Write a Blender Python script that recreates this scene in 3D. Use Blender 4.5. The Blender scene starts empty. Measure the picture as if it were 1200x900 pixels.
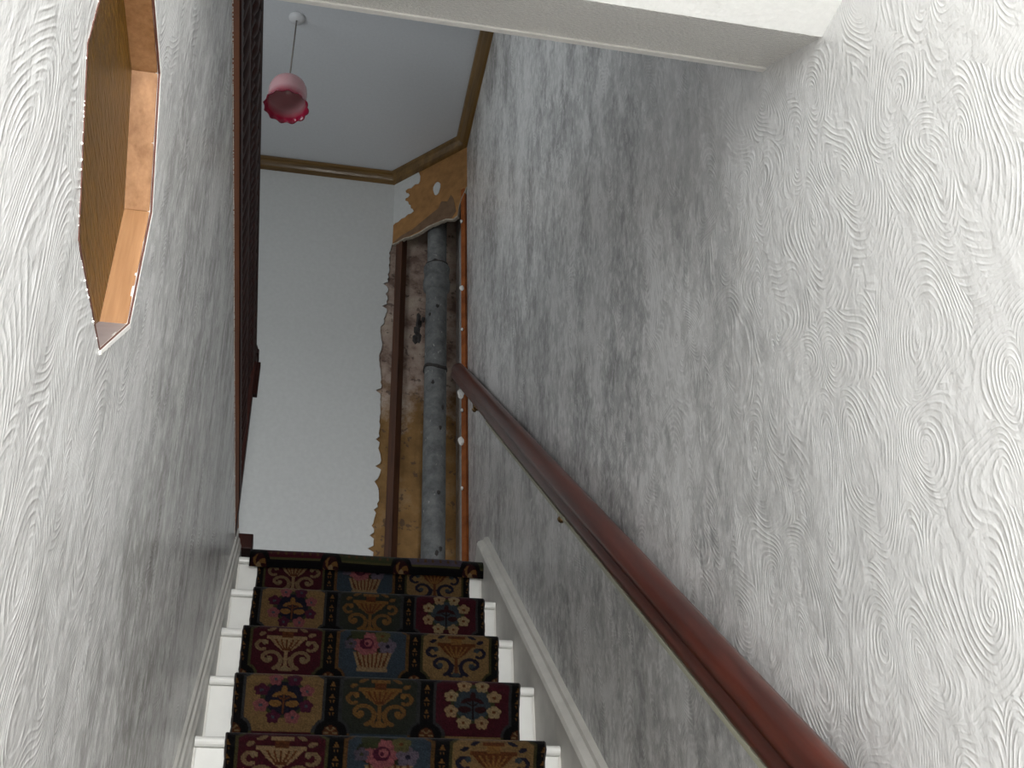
import bpy, bmesh, math, random
import numpy as np
from mathutils import Vector, Matrix
random.seed(4); rng = np.random.default_rng(7)
C = bpy.context.scene.collection
SC = bpy.context.scene

# ------------------------------------------------------------ camera, world, lights, exposure
cr = Vector((0.9791997, -0.20104832, -0.02734068))
cu = Vector((-0.0870445, -0.53796993, 0.83845787))
cw = Vector((0.18327902, 0.81863785, 0.54428015))
cam = bpy.data.cameras.new('camera'); cam.sensor_width = 36; cam.lens = 38.4; cam.clip_start = 0.02
co = bpy.data.objects.new('camera', cam); C.objects.link(co)
M = Matrix((cr, cu, -cw)).transposed().to_4x4()
co.matrix_world = M
SC.camera = co
SC.view_settings.view_transform = 'Standard'; SC.view_settings.look = 'None'
SC.view_settings.exposure = 0.7; SC.view_settings.gamma = 1
wd = bpy.data.worlds.new('world'); SC.world = wd; wd.use_nodes = True
wd.node_tree.nodes['Background'].inputs[0].default_value = (0.75, 0.82, 0.9, 1)
wd.node_tree.nodes['Background'].inputs[1].default_value = 0.3

def area_light(name, loc, direction, sx, sy, power, col):
    l = bpy.data.lights.new(name, 'AREA'); l.shape = 'RECTANGLE'; l.size = sx; l.size_y = sy
    l.energy = power; l.color = col
    o = bpy.data.objects.new(name, l); C.objects.link(o); o.location = loc
    o.rotation_euler = Vector(direction).to_track_quat('-Z', 'Y').to_euler(); return o
# daylight through the glazed street door at the foot of the stairs, behind the camera
area_light('daylight_front_door', (0.23, -3.12, 0.0), (0, 1, 0.10), 0.66, 1.9, 92, (0.97, 0.985, 1.0))
# weak cool daylight from the landing window
area_light('daylight_landing_window', (-1.33, 2.3, 2.75), (1, 0, -0.1), 0.9, 1.0, 8.5, (0.93, 0.97, 1.0))
# the camera's own flash just above the lens
fl = bpy.data.lights.new('camera_flash', 'POINT'); fl.energy = 9; fl.shadow_soft_size = 0.008; fl.color = (1, 0.98, 0.96)
fo = bpy.data.objects.new('camera_flash', fl); C.objects.link(fo); fo.location = cu * 0.026 - cr * 0.01

# ------------------------------------------------------------ materials
def newmat(name):
    m = bpy.data.materials.new(name); m.use_nodes = True
    nt = m.node_tree; b = nt.nodes['Principled BSDF']; return m, nt, b
class N:
    def __init__(s, nt): s.nt = nt
    def n(s, t, ins={}, **kw):
        o = s.nt.nodes.new(t)
        for k, v in kw.items(): setattr(o, k, v)
        for k, v in ins.items():
            if isinstance(v, bpy.types.NodeSocket): s.nt.links.new(v, o.inputs[k])
            else: o.inputs[k].default_value = v
        return o
    def math(s, op, a, b=0.0, c=None):
        i = {0: a, 1: b}
        if c is not None: i[2] = c
        return s.n('ShaderNodeMath', i, operation=op).outputs[0]
    def link(s, a, b): s.nt.links.new(a, b)
    def obj(s, scale=(1, 1, 1)):
        t = s.n('ShaderNodeTexCoord').outputs['Object']
        return s.n('ShaderNodeMapping', {'Vector': t, 'Scale': scale}).outputs[0]
    def noise(s, vec, scale, detail=3, rough=0.55):
        return s.n('ShaderNodeTexNoise', {'Vector': vec, 'Scale': scale, 'Detail': detail, 'Roughness': rough}).outputs['Fac']
    def ramp(s, fac, stops):
        r = s.n('ShaderNodeValToRGB', {'Fac': fac}); e = r.color_ramp.elements
        while len(e) < len(stops): e.new(0.5)
        for i, (p, c) in enumerate(stops): e[i].position = p; e[i].color = (*c, 1)
        return r.outputs[0]
    def mix(s, f, a, b):
        m = s.n('ShaderNodeMix', data_type='RGBA')
        for k, v in ((0, f), (6, a), (7, b)):
            if isinstance(v, bpy.types.NodeSocket): s.nt.links.new(v, m.inputs[k])
            else: m.inputs[k].default_value = v if k == 0 else (*v, 1)
        return m.outputs[2]
    def bump(s, h, strength, dist, b):
        x = s.n('ShaderNodeBump', {'Height': h, 'Strength': strength, 'Distance': dist})
        s.link(x.outputs[0], b.inputs['Normal'])

def plain(name, col, rough=0.6, noise_scale=30, var=0.12, bump=0.15, bdist=0.002, metal=0, stretch=(1, 1, 1)):
    m, nt, b = newmat(name); g = N(nt); v = g.obj(stretch)
    nz = g.noise(v, noise_scale, 5)
    d = tuple(c * (1 - var) for c in col); l = tuple(min(1, c * (1 + var)) for c in col)
    g.link(g.ramp(nz, [(0.3, d), (0.7, l)]), b.inputs['Base Color'])
    b.inputs['Roughness'].default_value = rough; b.inputs['Metallic'].default_value = metal
    if bump: g.bump(nz, bump, bdist, b)
    return m

def swirl_wall(name, off, base, stain, gloss, near=0.75):
    """combed swirl relief wallpaper under worn satin paint, pattern laid in the wall's own y-z plane"""
    m, nt, b = newmat(name); g = N(nt)
    t = g.n('ShaderNodeTexCoord').outputs['Object']
    sp = g.n('ShaderNodeSeparateXYZ', {0: t}).outputs
    def layer(sy, sz, k, o, tw):
        v = g.n('ShaderNodeCombineXYZ', {0: g.math('MULTIPLY_ADD', sp[1], sy, o), 1: g.math('MULTIPLY_ADD', sp[2], sz, o * 1.7)}).outputs[0]
        nz = g.n('ShaderNodeTexNoise', {'Vector': v, 'Scale': 0.9, 'Detail': 0.3}).outputs['Color']
        w = g.n('ShaderNodeVectorMath', {0: nz, 1: (0.5, 0.5, 0.5)}, operation='SUBTRACT').outputs[0]
        w = g.n('ShaderNodeVectorMath', {0: w, 'Scale': 1.3}, operation='SCALE').outputs[0]
        v2 = g.n('ShaderNodeVectorMath', {0: v, 1: w}, operation='ADD').outputs[0]
        vo = g.n('ShaderNodeTexVoronoi', {'Vector': v2, 'Scale': 1.0, 'Randomness': 0.85}, voronoi_dimensions='2D', feature='F1')
        d = g.n('ShaderNodeVectorMath', {0: v2, 1: vo.outputs['Position']}, operation='SUBTRACT').outputs[0]
        ds = g.n('ShaderNodeSeparateXYZ', {0: d}).outputs
        ang = g.math('ARCTAN2', ds[1], ds[0])
        rnd = g.n('ShaderNodeSeparateColor', {0: vo.outputs['Color']}).outputs
        sgn = g.math('SIGN', g.math('SUBTRACT', rnd[0], 0.5))
        ph = g.math('ADD', g.math('MULTIPLY', vo.outputs['Distance'], k), g.math('MULTIPLY', g.math('MULTIPLY', ang, sgn), tw))
        wob = g.noise(v, 5.0, 2)
        ph = g.math('ADD', ph, g.math('MULTIPLY', wob, 0.8))
        return g.math('SINE', ph), vo.outputs['Distance']
    h1, d1 = layer(9.5, 5.4, 112, off, 3.0)
    amp = g.math('SUBTRACT', g.noise(t, 26, 2), 0.36)
    amp = g.n('ShaderNodeClamp', {0: g.math('MULTIPLY', amp, 4.0)}).outputs[0]
    h = g.math('MULTIPLY', g.math('POWER', g.math('MULTIPLY_ADD', h1, 0.5, 0.5), 2.6), g.math('MULTIPLY_ADD', amp, 0.95, 0.05))
    med = g.noise(g.n('ShaderNodeMapping', {'Vector': t, 'Scale': (1, 1, 0.6)}).outputs[0], 44, 4, 0.65)
    h = g.math('ADD', h, g.math('MULTIPLY', med, 4.5))
    fine = g.noise(t, 260, 3)
    h = g.math('ADD', h, g.math('MULTIPLY', fine, 0.12))
    g.bump(h, 0.5, 0.0011, b)
    # patchy sheen painted in as streaks, and old damp / soot patches that run down the wall
    st = g.n('ShaderNodeMapping', {'Vector': t, 'Scale': (1, 3.2, 1.1), 'Location': (off, off, 0)}).outputs[0]
    n1 = g.noise(st, 1.7, 6, 0.62)
    n2 = g.n('ShaderNodeMapping', {'Vector': t, 'Scale': (1, 2.6, 2.2)}).outputs[0]
    n2 = g.noise(n2, 9, 6, 0.75)
    k = g.n('ShaderNodeMapRange', {0: n1, 1: 0.42, 2: 0.62}).outputs[0]
    k2 = g.n('ShaderNodeMapRange', {0: n2, 1: 0.44, 2: 0.60}).outputs[0]
    dirt_sheen = g.math('ADD', g.math('MULTIPLY', k, 0.7), g.math('MULTIPLY', k2, 0.42))
    # the patches are confined to the upper flight
    far = g.n('ShaderNodeMapRange', {0: sp[1], 1: near, 2: near + 0.95}).outputs[0]
    dirt_sheen = g.math('ADD', g.math('MULTIPLY', dirt_sheen, 0.85), 0.27)
    # ridge crests lightened in loose clumps, painting in the light the swirls catch
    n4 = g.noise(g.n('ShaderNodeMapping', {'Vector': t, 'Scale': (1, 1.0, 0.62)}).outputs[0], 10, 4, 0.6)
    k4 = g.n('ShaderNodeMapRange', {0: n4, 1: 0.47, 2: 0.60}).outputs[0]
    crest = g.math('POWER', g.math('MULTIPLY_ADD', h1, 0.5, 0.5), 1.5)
    dirt_sheen = g.math('SUBTRACT', dirt_sheen, g.math('MULTIPLY', k4, g.math('MULTIPLY_ADD', crest, 0.45, 0.17)))
    # bright flecks put into the colour as glints off the raised relief
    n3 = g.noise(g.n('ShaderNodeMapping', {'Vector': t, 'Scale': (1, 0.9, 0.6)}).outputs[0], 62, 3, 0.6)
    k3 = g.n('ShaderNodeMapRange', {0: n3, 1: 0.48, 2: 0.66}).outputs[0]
    dirt_sheen = g.math('SUBTRACT', dirt_sheen, g.math('MULTIPLY', k3, g.math('MULTIPLY_ADD', n2, 0.9, 0.05)))
    dirt_sheen = g.n('ShaderNodeClamp', {0: g.math('MULTIPLY', dirt_sheen, g.math('MULTIPLY_ADD', far, 0.85, 0.08))}).outputs[0]
    col = g.mix(dirt_sheen, base, stain)
    g.link(col, b.inputs['Base Color'])
    ro = g.math('MULTIPLY_ADD', n2, 0.20, gloss - 0.17)
    g.link(ro, b.inputs['Roughness'])
    b.inputs['Specular IOR Level'].default_value = 0.75
    return m

def wood(name, dark, light, rough, axis=1, sc=14, coat=0.0, tilt=0.0):
    m, nt, b = newmat(name); g = N(nt)
    s = [sc, sc, sc]; s[axis] = sc * 0.07
    t = g.n('ShaderNodeTexCoord').outputs['Object']
    t = g.n('ShaderNodeMapping', {'Vector': t, 'Rotation': (-tilt, 0, 0)}).outputs[0]
    v = g.n('ShaderNodeMapping', {'Vector': t, 'Scale': tuple(s)}).outputs[0]; n1 = g.noise(v, 2.2, 6, 0.6); n2 = g.noise(v, 9, 4)
    f = g.math('ADD', g.math('MULTIPLY', n1, 0.75), g.math('MULTIPLY', n2, 0.25))
    g.link(g.ramp(f, [(0.36, dark), (0.64, light)]), b.inputs['Base Color'])
    b.inputs['Roughness'].default_value = rough; b.inputs['Coat Weight'].default_value = coat
    b.inputs['Coat Roughness'].default_value = 0.15
    g.bump(n2, 0.12, 0.001, b); return m

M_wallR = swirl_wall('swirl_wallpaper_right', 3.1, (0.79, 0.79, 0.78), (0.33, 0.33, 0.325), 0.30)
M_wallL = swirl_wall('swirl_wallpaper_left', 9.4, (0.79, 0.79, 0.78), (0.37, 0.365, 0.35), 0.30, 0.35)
M_white = plain('white_gloss_paint', (0.68, 0.67, 0.63), 0.32, 18, 0.04, 0.05)
M_grime = plain('dull_skirting_paint', (0.62, 0.60, 0.55), 0.45, 14, 0.10, 0.1)
M_plain = plain('painted_plaster', (0.60, 0.61, 0.60), 0.75, 60, 0.04, 0.25, 0.0015)
M_ceil = plain('ceiling_paint', (0.62, 0.64, 0.66), 0.85, 90, 0.03, 0.2)
M_soffit = plain('rough_white_ceiling', (0.84, 0.84, 0.81), 0.6, 160, 0.03, 0.5, 0.002)
M_band = plain('stippled_band', (0.92, 0.91, 0.87), 0.25, 210, 0.06, 1.0, 0.006)
M_floor = plain('hall_carpet', (0.50, 0.47, 0.43), 0.95, 200, 0.2, 0.4)
M_mah = wood('mahogany_varnish', (0.045, 0.010, 0.006), (0.095, 0.017, 0.007), 0.34, 1, 16, 0.15, 0.7197)
M_mahz = wood('dark_stained_wood', (0.014, 0.004, 0.003), (0.045, 0.011, 0.007), 0.5, 2, 16, 0.0)
M_mahz.node_tree.nodes['Principled BSDF'].inputs['Specular IOR Level'].default_value = 0.2
M_apron = wood('orange_brown_wood', (0.20, 0.055, 0.014), (0.34, 0.105, 0.028), 0.6, 1, 10, 0.0)
M_crown = wood('brown_gilt_wood', (0.085, 0.045, 0.010), (0.21, 0.115, 0.028), 0.32, 0, 12, 0.3)
M_crowny = wood('brown_gilt_wood_lengthwise', (0.085, 0.045, 0.010), (0.21, 0.115, 0.028), 0.32, 1, 12, 0.3)
M_apron.node_tree.nodes['Principled BSDF'].inputs['Specular IOR Level'].default_value = 0.15
M_batten = wood('old_batten_wood', (0.040, 0.014, 0.006), (0.10, 0.036, 0.014), 0.6, 2, 20)
M_reveal = wood('bare_reveal_wood', (0.24, 0.11, 0.04), (0.42, 0.22, 0.10), 0.5, 2, 26, 0.1)
M_sill = plain('mauve_grey_paint', (0.30, 0.25, 0.24), 0.6, 30, 0.1, 0.1)
M_edge = plain('dark_red_seam', (0.12, 0.045, 0.03), 0.7, 60, 0.2, 0.1)
M_chip = plain('white_paint_crumbs', (0.85, 0.84, 0.80), 0.7, 60, 0.05, 0.1)
M_card = plain('torn_brown_card', (0.33, 0.165, 0.055), 0.9, 24, 0.22, 0.3)
M_card2 = plain('torn_dark_card', (0.17, 0.10, 0.055), 0.9, 30, 0.2, 0.3)
M_void = plain('dark_cavity_plaster', (0.16, 0.12, 0.09), 0.95, 30, 0.4, 0.6, 0.006)
M_rose = plain('ceiling_rose_plastic', (0.66, 0.67, 0.68), 0.5, 30, 0.02, 0)
M_cord = plain('grey_cord', (0.22, 0.2, 0.18), 0.6, 60, 0.1, 0)

def exposed_mat():
    m, nt, b = newmat('old_ochre_plaster'); g = N(nt); v = g.obj()
    sp = g.n('ShaderNodeSeparateXYZ', {0: v}).outputs
    n1 = g.noise(v, 9, 6, 0.65); n2 = g.noise(v, 34, 4)
    pink = g.ramp(n1, [(0.38, (0.17, 0.11, 0.085)), (0.5, (0.36, 0.27, 0.22)), (0.66, (0.50, 0.41, 0.33))])
    och = g.ramp(n1, [(0.3, (0.15, 0.08, 0.025)), (0.55, (0.26, 0.145, 0.05)), (0.75, (0.33, 0.22, 0.12))])
    hz = g.math('ADD', sp[2], g.math('MULTIPLY', n1, 0.9))
    k = g.n('ShaderNodeMapRange', {0: hz, 1: 2.86, 2: 3.06}).outputs[0]
    c = g.mix(k, och, pink)
    hole = g.n('ShaderNodeMapRange', {0: n2, 1: 0.60, 2: 0.66}).outputs[0]
    c = g.mix(g.math('MULTIPLY', hole, 0.7), c, (0.07, 0.045, 0.035))
    g.link(c, b.inputs['Base Color']); b.inputs['Roughness'].default_value = 0.95
    g.bump(g.math('ADD', n1, g.math('MULTIPLY', n2, 0.4)), 0.8, 0.012, b); return m
M_exp = exposed_mat()
def pipe_mat():
    m, nt, b = newmat('weathered_grey_pipe'); g = N(nt); v = g.obj()
    n1 = g.noise(v, 22, 6, 0.7); n2 = g.noise(g.obj((1, 1, 0.5)), 60, 3)
    c = g.ramp(n1, [(0.3, (0.075, 0.078, 0.078)), (0.5, (0.135, 0.14, 0.14)), (0.68, (0.20, 0.205, 0.20))])
    k = g.n('ShaderNodeMapRange', {0: n2, 1: 0.66, 2: 0.74}).outputs[0]
    g.link(g.mix(k, c, (0.36, 0.36, 0.34)), b.inputs['Base Color']); b.inputs['Roughness'].default_value = 0.75
    g.bump(n1, 0.5, 0.004, b); return m
M_pipe = pipe_mat()
def amber_mat():
    m, nt, b = newmat('amber_hammered_glass'); g = N(nt); v = g.obj((1, 0.34, 1.5))
    vo = g.n('ShaderNodeTexVoronoi', {'Vector': v, 'Scale': 150, 'Randomness': 0.9}, feature='SMOOTH_F1').outputs['Distance']
    n = g.noise(v, 6, 2)
    vo = g.n('ShaderNodeTexVoronoi', {'Vector': v, 'Scale': 135, 'Randomness': 0.75}, feature='F1').outputs['Distance']
    n = g.math('ADD', g.math('MULTIPLY', n, 0.5), g.math('MULTIPLY', g.math('SUBTRACT', 0.75, vo), 0.55))
    g.link(g.ramp(n, [(0.3, (0.10, 0.048, 0.005)), (0.7, (0.22, 0.11, 0.014))]), b.inputs['Base Color'])
    b.inputs['Roughness'].default_value = 0.35; b.inputs['Specular IOR Level'].default_value = 0.25
    g.bump(vo, 0.5, 0.004, b); return m
M_amber = amber_mat()
def shade_mat():
    m, nt, b = newmat('cranberry_glass'); g = N(nt)
    z = g.n('ShaderNodeSeparateXYZ', {0: g.obj()}).outputs[2]
    f = g.n('ShaderNodeMapRange', {0: z, 1: 3.258, 2: 3.36}).outputs[0]
    g.link(g.ramp(f, [(0.0, (0.16, 0.006, 0.025)), (0.22, (0.36, 0.012, 0.05)), (0.6, (0.62, 0.36, 0.38)), (1, (0.60, 0.34, 0.36))]), b.inputs['Base Color'])
    b.inputs['Roughness'].default_value = 0.15; b.inputs['Subsurface Weight'].default_value = 0.6; b.inputs['Subsurface Radius'].default_value = (0.01, 0.004, 0.004)
    return m
M_shade = shade_mat()
def carpet_mat():
    m, nt, b = newmat('woven_runner'); g = N(nt)
    a = g.n('ShaderNodeVertexColor', layer_name='pattern').outputs[0]
    v = g.obj(); n = g.noise(v, 420, 2)
    r = g.ramp(n, [(0.3, (0.72, 0.72, 0.72)), (0.7, (1.2, 1.2, 1.2))])
    mx = g.n('ShaderNodeMix', data_type='RGBA', blend_type='MULTIPLY'); mx.inputs[0].default_value = 1
    g.link(a, mx.inputs[6]); g.link(r, mx.inputs[7]); g.link(mx.outputs[2], b.inputs['Base Color'])
    b.inputs['Roughness'].default_value = 1.0; b.inputs['Specular IOR Level'].default_value = 0.1
    b.inputs['Sheen Weight'].default_value = 0.05
    g.bump(n, 0.6, 0.003, b); return m
M_carpet = carpet_mat()

# ------------------------------------------------------------ helpers
def obj(name, bm, m, parent=None, smooth=False, bevel=0):
    me = bpy.data.meshes.new(name)
    bmesh.ops.recalc_face_normals(bm, faces=bm.faces)
    bm.to_mesh(me); bm.free()
    if m: me.materials.append(m)
    if smooth: me.polygons.foreach_set('use_smooth', [True] * len(me.polygons))
    o = bpy.data.objects.new(name, me); C.objects.link(o)
    if bevel:
        b = o.modifiers.new('bevel', 'BEVEL'); b.width = bevel; b.segments = 2; b.limit_method = 'ANGLE'; b.angle_limit = 0.7
    if parent: 
        o.parent = parent; o.matrix_parent_inverse = Matrix.Translation(-parent.location)
    return o
def tag(o, label, cat, group=None):
    o['label'] = label; o['category'] = cat
    if group: o['group'] = group
    return o
def thing(name, loc, label, cat, group=None):
    e = bpy.data.objects.new(name, None); C.objects.link(e); e.location = loc; e.empty_display_size = 0.05
    return tag(e, label, cat, group)
def struct(name, bm, m, parent=None, **k):
    o = obj(name, bm, m, parent, **k)
    if not parent: o['kind'] = 'structure'
    return o
def B(*boxes):
    bm = bmesh.new()
    for (x0, y0, z0, x1, y1, z1) in boxes: box(bm, x0, y0, z0, x1, y1, z1)
    return bm
def box(bm, x0, y0, z0, x1, y1, z1):
    v = [bm.verts.new((x, y, z)) for x in (x0, x1) for y in (y0, y1) for z in (z0, z1)]
    for f in ((0, 1, 3, 2), (4, 6, 7, 5), (0, 4, 5, 1), (2, 3, 7, 6), (0, 2, 6, 4), (1, 5, 7, 3)): bm.faces.new([v[i] for i in f])
def extrude(bm, ring, path):
    """ring(i) -> list of 3-D points for station i; closed skin with caps"""
    rows = [[bm.verts.new(p) for p in ring(i)] for i in range(path)]
    n = len(rows[0])
    for a, b in zip(rows, rows[1:]):
        for j in range(n): bm.faces.new((a[j], a[(j + 1) % n], b[(j + 1) % n], b[j]))
    bm.faces.new(rows[0][::-1]); bm.faces.new(rows[-1]); return rows
def prismx(yz, x0, x1, bm=None):
    bm = bm or bmesh.new()
    extrude(bm, lambda i: [((x0, x1)[i], y, z) for y, z in yz], 2); return bm
def lathe(bm, prof, cx, cy, n=20, cap=True, ruff=None):
    rows = []
    for k, (r, z) in enumerate(prof):
        row = []
        for i in range(n):
            a = 2 * math.pi * i / n
            rr, zz = (r, z) if ruff is None else ruff(k, a, r, z)
            row.append(bm.verts.new((cx + rr * math.cos(a), cy + rr * math.sin(a), zz)))
        rows.append(row)
    for a, b in zip(rows, rows[1:]):
        for j in range(n): bm.faces.new((a[j], a[(j + 1) % n], b[(j + 1) % n], b[j]))
    if cap: bm.faces.new(rows[0][::-1]); bm.faces.new(rows[-1])
def tube(bm, p0, p1, r, n=8):
    p0, p1 = Vector(p0), Vector(p1); d = (p1 - p0).normalized()
    a = d.orthogonal().normalized(); b = d.cross(a)
    extrude(bm, lambda i: [(p0, p1)[i] + (a * math.cos(t) + b * math.sin(t)) * r for t in [2 * math.pi * j / n for j in range(n)]], 2)
def blob(bm, c, s, seed=0, sub=1):
    r = random.Random(seed)
    g = bmesh.ops.create_icosphere(bm, subdivisions=sub, radius=1)
    for v in g['verts']:
        k = 0.75 + 0.5 * r.random()
        v.co = Vector((c[0] + v.co.x * s[0] * k, c[1] + v.co.y * s[1] * k, c[2] + v.co.z * s[2] * k))

AL = math.radians(41.237); CA, SA = math.cos(AL), math.sin(AL)
def SL(s, p): return (s * CA - p * SA, s * SA + p * CA)          # along the flight, perpendicular to it
XL, XR = -0.18, 0.64
RISE, GO, Y0, ZL = 0.1985, 0.2265, 3.228, 1.42
ZF = ZL - 13 * RISE; ZC = 3.80; YB = 3.98; YH = -3.2; XO = -1.4; YF = 1.03
def nose(k): return Y0 - GO * k, ZL - RISE * k

# ------------------------------------------------------------ structure
OC = (0.7615, 0.729); OR = 0.1765; OS = 0.0745
octv = [(OC[0] + a, OC[1] + b) for a, b in ((-OS, -OR), (OS, -OR), (OR, -OS), (OR, OS), (OS, OR), (-OS, OR), (-OR, OS), (-OR, -OS))]
ytop = lambda y: 1.55 - 0.0405 * (y - 1.25)                      # top edge of the wallpaper under the landing apron
def wall_with_hole():
    bm = bmesh.new()
    outer = [(YH, ZF), (0.3, ZF), (3.30, ZL - 0.25), (3.30, ytop(3.3)), (1.03, ytop(1.03)), (OC[0], ytop(1.03)), (YH, ytop(1.03))]
    outer = [(YH, ZF), (3.36, ZF), (3.36, ytop(3.36)), (1.03, ytop(1.03)), (YH, ytop(1.03))]
    ov = [bm.verts.new((XL, y, z)) for y, z in outer]
    rough = []                                                    # slightly ragged cut edge of the paper
    r = random.Random(2)
    for i in range(8):
        a, b = octv[i], octv[(i + 1) % 8]
        for j in range(14):
            t = j / 14; q = 0 if j == 0 else r.uniform(-0.0006, 0.0028)
            y, z = a[0] + (b[0] - a[0]) * t, a[1] + (b[1] - a[1]) * t
            dy, dz = y - OC[0], z - OC[1]; L = math.hypot(dy, dz)
            rough.append((y + dy / L * q, z + dz / L * q))
    iv = [bm.verts.new((XL, y, z)) for y, z in rough]
    es = [bm.edges.new((v[i], v[(i + 1) % len(v)])) for v in (ov, iv) for i in range(len(v))]
    bmesh.ops.triangle_fill(bm, edges=es, use_beauty=True)
    # give it a body behind the face
    for v in (iv,):
        inner = [bm.verts.new((XL - 0.004, p.co.y, p.co.z)) for p in v]
        for i in range(len(v)): bm.faces.new((v[i], v[(i + 1) % len(v)], inner[(i + 1) % len(v)], inner[i]))
    return bm
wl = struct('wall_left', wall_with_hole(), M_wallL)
struct('wall_left_core', B((XL - 0.12, YH, ZF, XL - 0.032, 3.34, 1.44)), M_plain, wl)
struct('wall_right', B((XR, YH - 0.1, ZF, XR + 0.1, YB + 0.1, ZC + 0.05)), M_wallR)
def jag(z0, z1, x0, n, amp, seed, ):
    r = random.Random(seed); return [(x0(z) + 0.006 * math.sin(z * 23 + 2 * math.sin(z * 9)) - (r.random() ** 2) * amp * (0.45 if r.random() < .85 else 1.7), z) for z in np.linspace(z0, z1, n)]
# back wall: painted skin ends in a ragged torn edge; older ochre plaster behind it
edge = jag(1.3, 3.42, lambda z: 0.325 - 0.010 * math.sin(z * 5) - (0.012 if z < 2.9 else 0.0), 150, 0.016, 5)
bm = bmesh.new()
ring = [(XO, 1.3)] + edge + [(0.345, 3.42), (0.345, ZC), (XO, ZC)]
extrude(bm, lambda i: [(x, (YB, YB + 0.006)[i], z) for x, z in ring], 2)
wb = struct('wall_back', bm, M_plain)
struct('plaster', B((XO, YB + 0.007, 1.3, 0.20, YB + 0.1, ZC), (0.20, YB + 0.007, 1.3, XR, YB + 0.1, ZC)), M_exp, wb)
struct('ceiling', B((XO, YF - 0.1, ZC, XR + 0.1, YB + 0.1, ZC + 0.08)), M_ceil)
struct('wall_landing', B((XO - 0.1, YF - 0.1, 1.3, XO, YB + 0.1, 1.9), (XO - 0.1, YF - 0.1, 1.9, XO, 1.8, ZC), (XO - 0.1, 2.8, 1.9, XO, YB + 0.1, ZC), (XO - 0.1, 1.8, 3.3, XO, 2.8, ZC)), M_plain)
w1 = thing('window_1', (XO, 2.3, 1.9), '', ''); del w1['label'], w1['category']; w1['kind'] = 'structure'
obj('window_frame', B((XO - 0.07, 1.8, 1.9, XO - 0.02, 1.86, 3.3), (XO - 0.07, 2.74, 1.9, XO - 0.02, 2.8, 3.3), (XO - 0.07, 1.86, 1.9, XO - 0.02, 2.74, 1.96), (XO - 0.07, 1.86, 3.24, XO - 0.02, 2.74, 3.3)), M_white, w1)
obj('pane', B((XO - 0.05, 1.86, 1.96, XO - 0.044, 2.74, 3.24)), plain('frosted_window', (0.8, 0.85, 0.9), 0.3, 20, 0.02, 0), w1)
struct('wall_front_upper', B((XO, YF - 0.12, 1.44, XR, YF - 0.02, ZC)), M_plain)
struct('landing_floor', B((XO, YF - 0.02, 1.36, XL - 0.02, YB, ZL), (XL - 0.02, Y0 + 0.03, 1.36, XR, YB, ZL)), M_floor).name = 'floor_landing'
struct('floor', B((XL - 0.02, YH, ZF - 0.05, XR, 3.4, ZF)), M_floor)
# low hall ceiling and its sloped, stippled band where the stairwell opens
struct('ceiling_hall', B((XL - 0.12, YH, 1.185, XR, 0.872, 1.25)), M_soffit)
p0, p1 = (0.872, 1.185), (1.028, 1.300)
bm = prismx([p0, p1, (YF + 0.004, 1.312), (YF - 0.02, 1.50), (0.87, 1.50)], XL - 0.12, XR)
struct('trim_1', bm, M_band)
struct('trim_2', prismx([(1.022, 1.2915), (1.034, 1.2985), (1.035, 1.306), (1.022, 1.302)], XL - 0.02, XR), M_chip)
# street end of the hall with a glazed door (behind the camera)
struct('wall_front', B((XL - 0.12, YH - 0.1, ZF, -0.14, YH, 1.25), (0.60, YH - 0.1, ZF, XR, YH, 1.25), (-0.14, YH - 0.1, 0.98, 0.60, YH, 1.25)), M_plain)
d1 = thing('door_1', (0.23, YH, ZF), '', ''); del d1['label'], d1['category']; d1['kind'] = 'structure'
obj('door_frame', B((-0.14, YH - 0.08, ZF, -0.06, YH - 0.03, 0.98), (0.52, YH - 0.08, ZF, 0.60, YH - 0.03, 0.98), (-0.06, YH - 0.08, 0.9, 0.52, YH - 0.03, 0.98), (-0.06, YH - 0.08, ZF, 0.52, YH - 0.03, -0.95)), M_white, d1)
obj('pane', B((-0.06, YH - 0.06, -0.95, 0.52, YH - 0.052, 0.9)), bpy.data.materials['frosted_window'], d1)

# baseboards that climb with the stairs
def board(x0, x1, prof):
    """prof: list of (x fraction, perp) across the top"""
    bm = bmesh.new()
    def ring(i):
        s = (-0.78, 3.52)[i]
        pts = [(x0 + (x1 - x0) * fx, p) for fx, p in prof]
        return [(x, *SL(s, p)) for x, p in pts]
    extrude(bm, ring, 2); return bm
struct('baseboard_right', board(0.604, XR, [(0, -1.20), (0, -1.021), (0.12, -1.013), (0.55, -1.006), (0.62, -0.998), (1, -0.994), (1, -1.20)]), M_grime)
struct('baseboard_left', board(-0.162, XL, [(0, -1.2), (0, -1.058), (0.2, -1.052), (0.35, -1.040), (0.6, -1.036), (0.7, -1.022), (1, -1.016), (1, -1.2)]), M_grime)

# crown moulding, three runs round the landing ceiling
def crown(p, q, inward, m, name, mit0=0, mit1=0):
    p, q = Vector(p), Vector(q); d = (q - p).normalized(); n = Vector(inward).normalized()
    prof = [(a_ * 0.8, b_ * 0.72) for a_, b_ in [(0, 0.0), (0.060, 0.0), (0.066, -0.010), (0.062, -0.022), (0.048, -0.030), (0.040, -0.044), (0.030, -0.056), (0.016, -0.062), (0, -0.066)]]
    bm = bmesh.new()
    extrude(bm, lambda i: [tuple((p, q)[i] + n * a + d * (a * (mit0, -mit1)[i]) + Vector((0, 0, b))) for a, b in prof], 2)
    o = struct(name, bm, m, smooth=False); return o
DA, DB = Vector((0.335, YB, 0)), Vector((XR, 3.665, 0))
dn = Vector((-(DA.y - DB.y), -(DB.x - DA.x), 0)).normalized()
t22 = math.tan(math.radians(22.5))
crown((XO, YB, ZC), (0.335, YB, ZC), (0, -1, 0), M_crown, 'trim_3', 0, t22)
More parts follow.
